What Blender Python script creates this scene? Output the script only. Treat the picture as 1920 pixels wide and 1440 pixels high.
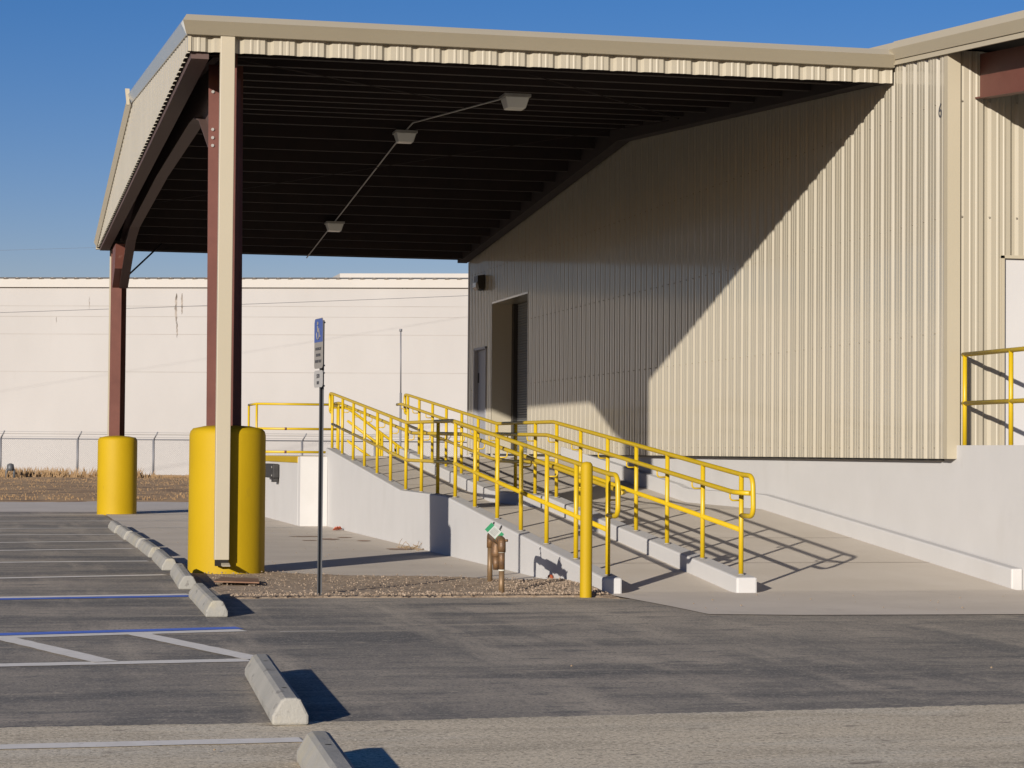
import bpy, bmesh, math, random
from mathutils import Vector, Matrix
random.seed(7)
R = math.radians
for o in list(bpy.data.objects): bpy.data.objects.remove(o)
scene = bpy.context.scene
COL = scene.collection

# ------------------------------------------------------------------ camera
YAW, PIT, ROL, CAMH, FPX = R(12.6026), R(1.7234), R(.4587), 1.28, 4234.2
fw = Vector((math.sin(YAW)*math.cos(PIT), math.cos(YAW)*math.cos(PIT), math.sin(PIT)))
rt = Vector((math.cos(YAW), -math.sin(YAW), 0)); up = rt.cross(fw)
rt2 = rt*math.cos(ROL)+up*math.sin(ROL); up2 = up*math.cos(ROL)-rt*math.sin(ROL)
cd = bpy.data.cameras.new('camera'); cam = bpy.data.objects.new('camera', cd); COL.objects.link(cam)
cam.matrix_world = Matrix(((rt2.x, up2.x, -fw.x, 0), (rt2.y, up2.y, -fw.y, 0), (rt2.z, up2.z, -fw.z, CAMH), (0, 0, 0, 1)))
cd.sensor_width = 36; cd.lens = FPX/1920*36; cd.clip_end = 3000; cd.clip_start = .1
scene.camera = cam
# ------------------------------------------------------------------ light
SUN = Vector((-1, -1.34, .415)).normalized()          # towards the sun
ELEV = math.asin(SUN.z); AZ = math.atan2(SUN.x, SUN.y)
w = bpy.data.worlds.new('World'); scene.world = w; w.use_nodes = True
nt = w.node_tree; bg = nt.nodes['Background']
sky = nt.nodes.new('ShaderNodeTexSky'); sky.sky_type = 'NISHITA'; sky.sun_disc = False
sky.sun_elevation = ELEV; sky.sun_rotation = AZ; sky.air_density = 1.0; sky.dust_density = .2; sky.ozone_density = 3.0
hsv = nt.nodes.new('ShaderNodeHueSaturation'); hsv.inputs['Saturation'].default_value = 1.40; hsv.inputs['Hue'].default_value = .507
tint = nt.nodes.new('ShaderNodeMix'); tint.data_type = 'RGBA'; tint.blend_type = 'MULTIPLY'; tint.inputs[0].default_value = 1; tint.inputs[7].default_value = (.97, .76, .94, 1)
nt.links.new(sky.outputs[0], hsv.inputs['Color']); nt.links.new(hsv.outputs[0], tint.inputs[6]); nt.links.new(tint.outputs[2], bg.inputs[0]); bg.inputs[1].default_value = .062
sd = bpy.data.lights.new('sun', 'SUN'); so = bpy.data.objects.new('sun', sd); COL.objects.link(so)
sd.energy = 5.0; sd.angle = R(.53); sd.color = (1, .925, .83)
so.rotation_euler = SUN.to_track_quat('Z', 'Y').to_euler(); so.location = (-30, -40, 20)
scene.view_settings.view_transform = 'Standard'; scene.view_settings.look = 'None'
scene.view_settings.exposure = .5; scene.view_settings.gamma = 1

# ------------------------------------------------------------------ materials
def mat(name, col, rough=.6, col2=None, scale=2., stretch=(1, 1, 1), bump=0, bscale=40., metal=0, spec=.4, coat=0,
        speck=None, speck_scale=60., speck_amt=.5, lo=.35, hi=.65, detail=8., layer=None, bst=(1, 1, 1), cr=.16, lrg=.6):
    m = bpy.data.materials.new(name); m.use_nodes = True
    t = m.node_tree; n = t.nodes; l = t.links; b = n['Principled BSDF']
    b.inputs['Roughness'].default_value = rough; b.inputs['Metallic'].default_value = metal
    b.inputs['Specular IOR Level'].default_value = spec; b.inputs['Coat Weight'].default_value = coat; b.inputs['Coat Roughness'].default_value = cr
    b.inputs['Base Color'].default_value = (*col, 1)
    g = n.new('ShaderNodeNewGeometry')
    def noise(sc, st=(1, 1, 1), det=8., rg=.6):
        mp = n.new('ShaderNodeMapping'); mp.inputs['Scale'].default_value = st[:3]; mp.inputs['Rotation'].default_value = (0, 0, R(st[3]) if len(st) > 3 else 0); l.new(g.outputs['Position'], mp.inputs[0])
        k = n.new('ShaderNodeTexNoise'); k.inputs['Scale'].default_value = sc; k.inputs['Detail'].default_value = det
        k.inputs['Roughness'].default_value = rg; l.new(mp.outputs[0], k.inputs['Vector']); return k.outputs['Fac']
    def ramp(f, a, c):
        k = n.new('ShaderNodeMapRange'); k.inputs[1].default_value = a; k.inputs[2].default_value = c; l.new(f, k.inputs[0]); return k.outputs[0]
    def mix(fac, a, c):
        k = n.new('ShaderNodeMix'); k.data_type = 'RGBA'
        if isinstance(fac, float): k.inputs[0].default_value = fac
        else: l.new(fac, k.inputs[0])
        for v, s in ((a, 6), (c, 7)):
            if isinstance(v, tuple): k.inputs[s].default_value = (*v, 1)
            else: l.new(v, k.inputs[s])
        return k.outputs[2]
    out = None
    if col2: out = mix(ramp(noise(scale, stretch, detail), lo, hi), col, col2)
    for (c3, sc, st, a, c) in (layer or []):
        out = mix(ramp(noise(sc, st, 9., lrg), a, c), out if out is not None else col, c3)
    if speck:
        f = ramp(noise(speck_scale, (1, 1, 1), 2.), .56, .66)
        k = n.new('ShaderNodeMath'); k.operation = 'MULTIPLY'; l.new(f, k.inputs[0]); k.inputs[1].default_value = speck_amt
        out = mix(k.outputs[0], out if out is not None else col, speck)
    if out is not None: l.new(out, b.inputs['Base Color'])
    if bump:
        bp = n.new('ShaderNodeBump'); bp.inputs['Strength'].default_value = bump; bp.inputs['Distance'].default_value = .02
        l.new(noise(bscale, bst, 6.), bp.inputs['Height']); l.new(bp.outputs[0], b.inputs['Normal'])
    return m
M = dict(
 ground=mat('dirt', (.20, .155, .105), .95, (.29, .23, .16), 1.2, bump=.5, bscale=8),
 asphalt=mat('asphalt', (.190, .167, .137), .92, (.25, .218, .172), 1.2, (1, .8, 1), bump=.12, bscale=90, speck=(.52, .45, .35), speck_scale=55, speck_amt=.42, lo=.36, hi=.64, lrg=.64,
   layer=[((.36, .305, .235), .42, (.8, .42, 1), .48, .64), ((.095, .09, .082), .75, (.35, 1.2, 1), .48, .60), ((.37, .315, .24), 1.5, (1, .12, 1, 18), .52, .68), ((.108, .102, .092), 1.9, (1, .10, 1, -6), .55, .70),
    ((.36, .305, .23), 2.6, (.12, 1.2, 1, 5), .56, .72), ((.11, .104, .094), 6, (.4, 1, 1), .54, .68), ((.32, .275, .21), 14, (.6, 1, 1), .56, .68), ((.095, .09, .08), 45, (1, 1, 1), .54, .62)]),
 oldasphalt=mat('old_asphalt', (0.529, 0.441, 0.309), .92, (0.621, 0.525, 0.371), 1.1, bump=.12, bscale=120, speck=(0.161, 0.136, 0.103), speck_scale=70, speck_amt=.7, lrg=.66,
   layer=[((0.425, 0.356, 0.247), 1.6, (.35, 1.4, 1), .48, .60), ((0.575, 0.514, 0.397), .8, (.4, 1.2, 1), .50, .64), ((0.299, 0.249, 0.175), 32, (1, 1, 1), .52, .60), ((0.759, 0.661, 0.484), 52, (1, 1, 1), .53, .61), ((0.23, 0.192, 0.139), 6, (.5, 1, 1), .60, .68)]),
 concrete=mat('concrete', (.46, .405, .335), .88, (.52, .46, .385), .8, bump=.05, bscale=60, layer=[((.40, .35, .29), 2.2, (1, .5, 1), .58, .85)]),
 rampconc=mat('ramp_concrete', (.47, .415, .34), .88, (.51, .455, .38), 1.2, bump=.04, bscale=60),
 whitec=mat('painted_concrete', (.415, .405, .392), .8, (.435, .425, .412), 1.4, bump=.06, bscale=14, layer=[((.395, .382, .365), 1.0, (1, 1, .4), .56, .76), ((.36, .345, .32), 5, (1, .5, .25), .68, .85)]),
 gravel=mat('gravel', (.26, .188, .122), .95, (.34, .26, .18), 9, bump=.4, bscale=45, speck=(.44, .37, .28), speck_scale=45, speck_amt=.4, layer=[((.18, .125, .08), 4, (1, 1, 1), .5, .7)]),
 stone=mat('stone', (.20, .145, .10), .95, (.36, .28, .205), 22),
 siding=mat('siding_paint', (.30, .27, .208), .42, (.315, .284, .22), .6, spec=.5, bump=.45, bscale=2.0, bst=(2, 6, .06), coat=.8, cr=.09),
 trim=mat('trim_paint', (.335, .295, .215), .5, (.35, .308, .226), .8, spec=.4),
 rust=mat('red_primer', (.095, .032, .023), .55, (.12, .042, .03), 2.5, bump=.05, bscale=30, layer=[((.24, .15, .11), 5, (1, 1, .2), .66, .80)]),
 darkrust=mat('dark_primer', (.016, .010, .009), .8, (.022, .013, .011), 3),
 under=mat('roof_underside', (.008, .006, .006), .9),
 galv=mat('galvanised', (.30, .29, .27), .5, (.38, .37, .35), 12, metal=.4),
 lens=mat('prismatic_lens', (.62, .62, .58), .25, spec=.6),
 yellow=mat('yellow_paint', (0.338, 0.22, 0.0032), .6, (0.359, 0.235, 0.004), 1.2, spec=.18, bump=.08, bscale=18, layer=[((0.312, 0.196, 0.0064), 2.2, (1, 1, .25), .62, .84), ((0.26, 0.17, 0.012), 6, (1, 1, .5), .64, .80)]),
 yellowr=mat('rail_yellow', (0.43, 0.291, 0.0056), .42, (0.452, 0.305, 0.0064), 3, spec=.4, layer=[((0.336, 0.214, 0.016), 9, (1, 1, 1), .66, .78)]),
 stop=mat('precast', (.235, .228, .205), .92, (.28, .268, .24), 3, bump=.3, bscale=60, layer=[((.31, .28, .205), 2.1, (1, 1, 1), .54, .68), ((.13, .122, .11), 9, (1, .4, 1), .60, .70)]),
 white=mat('white_line', (.63, .59, .52), .85, (.70, .66, .59), 9, layer=[((.36, .32, .27), 26, (1, 1, 1), .60, .74)]),
 blue=mat('blue_line', (.06, .14, .52), .8, (.09, .17, .55), 6, layer=[((.2, .2, .28), 20, (1, 1, 1), .62, .80)]),
 post=mat('grey_steel', (.085, .088, .092), .55, metal=.3),
 signblue=mat('sign_blue', (.04, .07, .22), .5),
 signwhite=mat('sign_white', (.20, .185, .165), .5),
 signtext=mat('sign_ink', (.06, .06, .065), .6),
 bolt=mat('bolt', (.30, .29, .27), .5, metal=.3),
 brass=mat('bronze', (.17, .092, .038), .5, (.10, .06, .035), 18, metal=.3, bump=.2, bscale=60),
 pipe=mat('brass_pipe', (.135, .085, .042), .5, (.18, .115, .06), 9, metal=.3),
 tape=mat('thread_tape', (.46, .44, .37), .7),
 tag=mat('tag_white', (.40, .43, .40), .6),
 taggreen=mat('tag_green', (.03, .22, .10), .6),
 orange=mat('orange_plastic', (.27, .055, .018), .8),
 plate=mat('rusty_plate', (.13, .062, .036), .8, (.19, .11, .065), 6),
 wall=mat('warehouse_paint', (.33, .316, .302), .92, (.355, .341, .327), .25, (1, 1, .5), bump=.1, bscale=4, layer=[((.295, .275, .252), .5, (1, 1, .12), .60, .85), ((.315, .28, .225), .35, (2, 2, .12), .68, .90)]),
 walltrim=mat('warehouse_trim', (.385, .365, .335), .7, (.365, .345, .315), .5),
 stain=mat('stain', (.10, .085, .07), .95, (.35, .31, .27), 3),
 darkroof=mat('dark_roof', (.06, .06, .065), .7),
 door=mat('door_white', (.41, .40, .395), .5, (.43, .42, .41), 1),
 doorgrey=mat('door_grey', (.25, .25, .265), .5),
 roll=mat('roller_steel', (.16, .165, .165), .5),
 black=mat('black_rubber', (.018, .017, .017), .75, (.03, .028, .027), 8),
 hole=mat('dark_hole', (.012, .010, .008), .95),
 black2=mat('black_metal', (.02, .018, .016), .5),
 lampglass=mat('lamp_glass', (.35, .36, .37), .2),
 grass=mat('dry_grass', (.30, .175, .075), .95, (.40, .26, .125), 1.6, bump=.3, bscale=5, layer=[((.15, .13, .05), .35, (1, 1, 1), .60, .80), ((.16, .095, .045), 1.1, (.5, 1, 1), .50, .62)]),
 straw=mat('straw', (.22, .135, .065), .95, (.30, .20, .105), 1.2, layer=[((.14, .085, .045), .6, (1, 1, 1), .5, .7)]),
 wire=mat('fence_steel', (.17, .17, .18), .6, metal=.3),
 leaf=mat('red_leaf', (.42, .11, .06), .8),
 weed=mat('dead_weed', (.24, .17, .10), .9),
 dirtmark=mat('red_dirt', (.25, .14, .08), .95, (.29, .22, .17), 5))
M['wjoint'] = mat('wall_joint', (.25, .235, .215), .9, (.32, .30, .28), .4)
M['endbeam'] = mat('beam_primer', (.075, .045, .038), .7)
M['railgrey'] = mat('rake_grey', (.25, .262, .272), .35, (.27, .28, .285), .8, spec=.6, coat=.5)  # blue-grey tone for the canopy rake trim on the near slope only
M['sidingf'] = mat('front_siding_paint', (.30, .268, .203), .5, (.315, .282, .215), .6, spec=.4)
M['darktrim'] = mat('screw_head', (.215, .19, .147), .6)
M['joint'] = mat('joint_sealant', (.16, .13, .10), .9)

# ------------------------------------------------------------------ mesh builder
class MB:
    def __init__(s): s.v = []; s.f = []; s.sm = []
    def add(s, vs, fs, smooth=False):
        k = len(s.v); s.v += [tuple(v) for v in vs]; s.f += [tuple(i+k for i in f) for f in fs]; s.sm += [smooth]*len(fs); return s
    def quad(s, a, b, c, d): return s.add([a, b, c, d], [(0, 1, 2, 3)])
    def box(s, x0, x1, y0, y1, z0, z1):
        return s.add([(x0, y0, z0), (x1, y0, z0), (x1, y1, z0), (x0, y1, z0), (x0, y0, z1), (x1, y0, z1), (x1, y1, z1), (x0, y1, z1)],
                     [(0, 3, 2, 1), (4, 5, 6, 7), (0, 1, 5, 4), (1, 2, 6, 5), (2, 3, 7, 6), (3, 0, 4, 7)])
    def loft(s, A, B, caps=True):          # two matching closed rings
        n = len(A); fs = [(i, (i+1) % n, n+(i+1) % n, n+i) for i in range(n)]
        if caps: fs += [tuple(range(n-1, -1, -1)), tuple(range(n, 2*n))]
        return s.add(list(A)+list(B), fs)
    def prism_x(s, poly, x0, x1): return s.loft([(x0, y, z) for y, z in poly], [(x1, y, z) for y, z in poly])
    def prism_y(s, poly, y0, y1): return s.loft([(x, y0, z) for x, z in poly], [(x, y1, z) for x, z in poly])
    def prism_z(s, poly, z0, z1): return s.loft([(x, y, z0) for x, y in poly], [(x, y, z1) for x, y in poly])
    def tube(s, pts, r, n=12, caps=True):
        pts = [Vector(p) for p in pts]; rings = []
        T = []
        for i in range(len(pts)):
            a = pts[max(i-1, 0)]; b = pts[min(i+1, len(pts)-1)]
            if 0 < i < len(pts)-1: t = ((pts[i]-pts[i-1]).normalized()+(pts[i+1]-pts[i]).normalized())
            else: t = b-a
            T.append(t.normalized())
        u = Vector((0, 0, 1)) if abs(T[0].z) < .9 else Vector((1, 0, 0))
        u = (u-T[0]*u.dot(T[0])).normalized()
        vs = []
        rr = r if isinstance(r, (list, tuple)) else [r]*len(pts)
        for i, p in enumerate(pts):
            u = (u-T[i]*u.dot(T[i])).normalized(); w_ = T[i].cross(u)
            vs += [p+u*math.cos(2*math.pi*k/n)*rr[i]+w_*math.sin(2*math.pi*k/n)*rr[i] for k in range(n)]
        fs = [(i*n+k, i*n+(k+1) % n, (i+1)*n+(k+1) % n, (i+1)*n+k) for i in range(len(pts)-1) for k in range(n)]
        s.add(vs, fs, True)
        if caps:
            m = len(s.v)-len(vs); s.f.append(tuple(m+k for k in range(n-1, -1, -1))); s.f.append(tuple(m+(len(pts)-1)*n+k for k in range(n))); s.sm += [False, False]
        return s
    def lathe(s, prof, cx, cy, n=48):
        vs = []; k = len(prof)
        for i in range(n):
            a = 2*math.pi*i/n; vs += [(cx+r*math.cos(a), cy+r*math.sin(a), z) for r, z in prof]
        return s.add(vs, [(i*k+j, ((i+1) % n)*k+j, ((i+1) % n)*k+j+1, i*k+j+1) for i in range(n) for j in range(k-1)], True)
    def build(s, name, m, parent=None, bevel=0, fix=True):
        me = bpy.data.meshes.new(name); me.from_pydata(s.v, [], s.f); me.polygons.foreach_set('use_smooth', s.sm)
        if fix:
            b = bmesh.new(); b.from_mesh(me); bmesh.ops.recalc_face_normals(b, faces=b.faces); b.to_mesh(me); b.free()
        me.materials.append(M[m] if isinstance(m, str) else m); me.update()
        o = bpy.data.objects.new(name, me); COL.objects.link(o)
        if parent: o.parent = parent; o.matrix_parent_inverse = Matrix.Translation(-parent.location) @ Matrix() if False else parent.matrix_basis.inverted()
        if bevel:
            q = o.modifiers.new('bevel', 'BEVEL'); q.width = bevel; q.segments = 2; q.limit_method = 'ANGLE'; q.angle_limit = R(40)
        return o
def tag(o, label=None, cat=None, group=None, kind=None):
    if label: o['label'] = label
    if cat: o['category'] = cat
    if group: o['group'] = group
    if kind: o['kind'] = kind
    return o
def thing(name, loc, label, cat, group=None, kind=None):
    o = bpy.data.objects.new(name, None); COL.objects.link(o); o.location = loc; o.empty_display_size = .2
    o.matrix_basis = Matrix.Translation(loc)
    return tag(o, label, cat, group, kind)
def dup(root, dx=(0, 0, 0), label=None):
    r = root.copy(); COL.objects.link(r); r.location = Vector(root.location)+Vector(dx)
    if label: r['label'] = label
    for ch in root.children:
        c = ch.copy(); COL.objects.link(c); c.parent = r; c.matrix_parent_inverse = ch.matrix_parent_inverse.copy()
        for g in ch.children:
            d = g.copy(); COL.objects.link(d); d.parent = c; d.matrix_parent_inverse = g.matrix_parent_inverse.copy()
    return r
def fillet(pts, r, n=6):
    pts = [Vector(p) for p in pts]; out = [pts[0]]
    for i in range(1, len(pts)-1):
        a, b, c = pts[i-1], pts[i], pts[i+1]; rr = min(r, (a-b).length*.49, (c-b).length*.49)
        p, q = b+(a-b).normalized()*rr, b+(c-b).normalized()*rr
        for k in range(n+1):
            t = k/n; out.append(p*(1-t)**2+b*2*t*(1-t)+q*t*t)
    return out+[pts[-1]]
def interp(prof, y):
    if y <= prof[0][0]: return prof[0][1]
    for (a, p), (b, q) in zip(prof, prof[1:]):
        if y <= b: return p+(q-p)*(y-a)/(b-a)
    return prof[-1][1]
def sheet(name, poly, z, m, **k):
    s = MB(); s.add([(x, y, z) for x, y in poly], [tuple(range(len(poly)))])
    return tag(s.build(name, m, fix=False), kind='structure', **k)

# ------------------------------------------------------------------ roof line
YE, YR, YB = 23.15, 33.8, 46.5
ROOF = [(15., 4.92), (YE, 5.60), (YR, 6.49), (YB, 5.44)]          # underside of roof deck
zr = lambda y: interp(ROOF, y)
XW = 9.44; XD = 9.54
CURB = [(19.85, .142), (20.03, .157), (27.45, .730), (30.75, .742), (38.2, 1.325)]
zc = lambda y: interp(CURB, y)
zs = lambda y: zc(y)-.155

# ------------------------------------------------------------------ ground
# one huge ground sheet
g = MB(); g.quad((-600, -50, -.012), (600, -50, -.012), (600, 1200, -.012), (-600, 1200, -.012)); tag(g.build('ground', 'ground', fix=False), kind='structure')
sheet('parking_lot', [(-60, -20), (60, -20), (60, 19.2), (5.25, 19.2)]+[(5.1-i*.05, 19.46+.12*min(1, i/50)+random.uniform(-.018, .018)) for i in range(64)]+[(1.9, 19.5), (1.86, 46), (1.86, 56), (-60, 56)], -.004, 'asphalt')
sheet('old_pavement', [(-40, -20), (40, -20), (40, 11.3)]+[(x*.03, 10.64+max(0, x*.03-2)*.065+random.uniform(-.018, .018)) for x in range(400, -80, -1)]+[(-40, 10.8)], 0, 'oldasphalt')
ap = MB()
ap.add([(x, y, .004) for x, y in [(1.90, 23.95), (2.66, 23.6), (3.6, 22.85), (4.84, 22.05), (5.35, 21.85), (5.35, 38.3), (4.83, 38.3), (4.83, 60), (1.90, 60)]], [tuple(range(9))])
tag(ap.build('concrete_apron', 'concrete', fix=False), kind='structure')
sheet('concrete_pad', [(5.30, 19.90), (5.36, 19.25), (5.44, 18.2), (5.48, 17.25), (6.2, 17.08), (8.05, 16.96), (30, 16.7), (30, 20.0), (5.30, 20.0)], .002, 'concrete')
sheet('back_road', [(-80, 46.0), (-80, 57), (4.4, 55.5), (40, 55), (40, 46.5), (4.83, 46.5)], .0, 'concrete')
# ridge of dirt between road and fence
gm = MB(); nx, ny = 90, 24
for j in range(ny+1):
    for i in range(nx+1):
        x = -30+80*i/nx; y = 54.6+50*j/ny; h = .02+.15*math.sin(min(1, j/ny*2.4)*math.pi*.5)+random.uniform(-.03, .03)
        if j == 0: h = -.01; y += random.uniform(-.4, .8)
        gm.v.append((x, y, h))
for j in range(ny):
    for i in range(nx):
        a = j*(nx+1)+i; gm.f.append((a, a+1, a+nx+2, a+nx+1)); gm.sm.append(True)
tag(gm.build('dry_field', 'grass', fix=False), kind='structure')
tf = MB()
for k in range(15000):
    t = random.random()
    if t < .35: y = 88.8+random.gauss(0, .7); h = random.uniform(.06, .26)*(1+.8*math.sin(random.random()*3))
    else: y = random.uniform(55.5, 90); h = random.uniform(.012, .045)
    x = random.uniform(-6, 21)
    if t < .35 and (math.sin(x*1.7)+math.sin(x*.61+1)+random.uniform(-1, 1)) < -.1: h *= .35
    z = .05+.12*min(1, (y-54)/20)
    for q in range(2):
        a = random.uniform(0, 6.28); lx, ly = math.cos(a)*h*.45, math.sin(a)*h*.45; ww = .012+.05*h
        tf.add([(x-ww, y, z-.03), (x+ww, y, z-.03), (x+lx, y+ly, z+h)], [(0, 1, 2)])
tag(tf.build('dry_grass', 'straw', fix=False), 'dry brown grass and weeds along the chain link fence', 'grass', kind='stuff')

# painted lines -----------------------------------------------------
def line(p, q, wd, m, z, name='parking_line', ext=None):
    p = Vector((*p, 0)); q = Vector((*q, 0)); d = (q-p).normalized(); n = Vector((-d.y, d.x, 0))*wd/2
    if ext: p = p-d*ext
    s = MB(); K = max(2, int((q-p).length/.12)); vs = []
    for i in range(K+1):
        c = p+(q-p)*i/K; jj = min(.006, wd*.1); j1, j2 = random.uniform(-jj, jj), random.uniform(-jj, jj); dn = n.normalized()
        vs += [c-n+dn*j1, c+n+dn*j2]
    s.add([(v.x, v.y, z) for v in vs], [(2*i, 2*i+2, 2*i+3, 2*i+1) for i in range(K)])
    return tag(s.build(name, m, fix=False), kind='structure')
line((-.008, 9.93), (1.29, 9.97), .16, 'white', .004, ext=5)
line((-.018, 13.70), (1.46, 13.83), .19, 'white', .0, ext=5)
line((-.024, 15.72), (1.66, 16.11), .19, 'white', .0, ext=5)
line((-.024, 15.955), (1.655, 16.335), .20, 'blue', .0, 'accessible_bay_line', ext=5)
line((.60, 13.80), (-.013, 15.66), .16, 'white', .003, 'aisle_stripe')
line((1.52, 13.86), (.88, 15.93), .16, 'white', .003, 'aisle_stripe')
line((-.035, 19.87), (1.59, 20.15), .19, 'white', .0, ext=5)
line((-.034, 19.66), (1.58, 19.93), .19, 'blue', .0, 'accessible_bay_line', ext=5)
for a, b in ((22.83, 23.30), (25.96, 26.18), (28.96, 29.45), (31.41, 31.85), (34.1, 34.35)): line((-.05, a), (1.6, b), .17, 'white', .0, ext=5)
for a, b, x in ((36.88, 37.15, 4.82), (40.55, 40.7, 4.82), (44.1, 44.6, 4.82)): line((-.08, a), (1.86, b), .17, 'white', .0, ext=5); line((1.9, b), (x, b+.12), .17, 'white', .008)
line((1.9, 15.95), (2.3, 15.98), .02, 'white', .0, 'chalk_mark')

# gravel bed --------------------------------------------------------
def ptin(x, y, P):
    c = False; j = len(P)-1
    for i in range(len(P)):
        if (P[i][1] > y) != (P[j][1] > y) and x < (P[j][0]-P[i][0])*(y-P[i][1])/(P[j][1]-P[i][1])+P[i][0]: c = not c
        j = i
    return c
GP = [(1.84, 19.52), (2.6, 19.62), (5.1, 19.48), (5.32, 19.3), (5.33, 21.95), (4.84, 22.15), (3.6, 22.95), (2.66, 23.7), (1.86, 24.0)]
gb = MB(); NX, NY = 90, 110; idx = {}
for j in range(NY+1):
    for i in range(NX+1):
        x = 1.8+3.55*i/NX; y = 19.2+4.9*j/NY
        inside = ptin(x, y, GP)
        h = -.014+(.010+.022*(math.sin(x*2.3+1)*math.sin(y*1.6)+1)*.5+random.uniform(-.003, .004) if inside else 0)
        if y > 21 and 3.9 < x < 5.3: h += .0
        if x > 4.6 and y < 21.6 and inside: h += .035*min(1, (x-4.6)*2)*min(1, (y-19.5)*1.5)
        gb.v.append((x, y, h))
for j in range(NY):
    for i in range(NX):
        a = j*(NX+1)+i; gb.f.append((a, a+1, a+NX+2, a+NX+1)); gb.sm.append(False)
tag(gb.build('gravel_bed', 'gravel', fix=False), kind='structure')
st = MB()
for k in range(2600):
    edge = random.random() < .38
    x = random.uniform(1.9, 5.28); y = (19.5+abs(random.gauss(0, .16))) if edge else random.uniform(19.55, 23.6)
    if random.random() < .25: x = random.uniform(4.5, 5.28); y = random.uniform(19.5, 21.4)
    if not ptin(x, y+.06, GP) or y < 19.47-.02*(x-1.9)*0: continue
    r = random.choice([.004, .005, .007, .010]) if not edge else random.choice([.004, .006, .009, .014])
    z = .012+(.03*min(1, (x-4.6)*2)*min(1, (y-19.5)*1.5) if x > 4.6 and y < 21.6 else 0)+.015*(math.sin(x*2.3+1)*math.sin(y*1.6)+1)*.5*1.6
    a = random.uniform(0, 6.3); vs = []
    for sx, sy, sz in ((1, 0, 0), (0, 1, 0), (-1, 0, 0), (0, -1, 0), (0, 0, .8), (0, 0, -.8)):
        q = r*random.uniform(.7, 1.3); vs.append((x+(sx*math.cos(a)-sy*math.sin(a))*q, y+(sx*math.sin(a)+sy*math.cos(a))*q, z+sz*q))
    st.add(vs, [(0, 1, 4), (1, 2, 4), (2, 3, 4), (3, 0, 4), (1, 0, 5), (2, 1, 5), (3, 2, 5), (0, 3, 5)])
tag(st.build('gravel', 'stone', fix=False), 'loose tan gravel stones in the bed by the sign post', 'gravel', kind='stuff')

# ------------------------------------------------------------------ access ramp
ramp = thing('access_ramp', (6.6, 29, 0), 'long sloping concrete access ramp with white side walls and curbs leading up to the dock', 'ramp')
def walls(x0, x1, bottom=-.1, y0=19.85, y1=38.2):
    ys = [y0, 20.03, 27.2, 27.45, 27.7, 30.5, 30.75, 31.0, y1]
    P = [(y, zc(y)) for y in ys]+[(y1, bottom), (y0, bottom)]
    return MB().prism_x(P, x0, x1)
walls(5.30, 5.48).build('side_wall', 'whitec', ramp, bevel=.018)
# middle curb: breaks slightly under the rail posts
walls(6.57, 6.77).build('middle_curb', 'whitec', ramp, bevel=.018)
ys = [20.12]+[20.12+i*(38.2-20.12)/60 for i in range(1, 61)]
cw = MB(); P = [(y, zs(y)+.19+(.02 if y > 31 else 0)) for y in ys]+[(38.2, -.1), (20.12, -.1)]; cw.prism_x(P, 9.42, XD-.003); cw.build('wall_curb', 'whitec', ramp, bevel=.015)
for nm, x0, x1 in (('narrow_lane', 5.48, 6.57), ('wide_lane', 6.77, 9.42)):
    s = MB(); yy = [20.0, 20.1, 27.45, 30.75, 38.2]
    P = [(y, max(zs(y), .002)) for y in yy]+[(38.2, -.1), (20.0, -.1)]; s.prism_x(P, x0, x1); o = s.build(nm, 'rampconc', ramp)
    for yj in (22.1, 24.3, 27.45, 30.75, 33.2, 35.7): j = MB(); j.add([(x0+.005, yj-.006, zs(yj-.006)+.003), (x1-.005, yj-.006, zs(yj-.006)+.003), (x1-.005, yj+.006, zs(yj+.006)+.003), (x0+.005, yj+.006, zs(yj+.006)+.003)], [(0, 1, 2, 3)]); j.build('control_joint', 'joint', ramp, fix=False)

# ------------------------------------------------------------------ dock platform
PT = 1.17
dock = thing('loading_dock', (6.5, 42, 0), 'white concrete loading dock platform with a yellow edge at the top of the ramp', 'loading dock')
MB().box(4.83, XD-.003, 38.2, 44.4, -.1, PT-.003).box(7.9, XD-.003, 44.4, 46.3, -.1, PT-.003).build('platform', 'whitec', dock, bevel=.01)
MB().box(4.835, 5.295, 37.9, 38.2, -.1, PT).build('dock_corner', 'whitec', dock)
MB().box(4.815, 4.87, 38.21, 44.4, PT-.10, PT+.006).build('edge_guard', 'yellow', dock)
MB().box(4.87, XD-.01, 38.21, 44.39, PT, PT+.008).build('deck', 'rampconc', dock)
b = MB(); b.box(4.70, 4.828, 40.80, 42.25, .77, 1.03); b.build('dock_bumper', 'black', dock, bevel=.03)
MB().box(4.72, 4.8, 40.83, 41.15, .70, .765).build('bumper_bracket', 'black', dock)
for yy in (40.9, 42.1):
    for zz in (.82, .97): b = MB(); b.tube([(4.69, yy, zz), (4.70, yy, zz)], .018, 8); b.build('bumper_bolt', 'bolt', dock)

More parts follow.
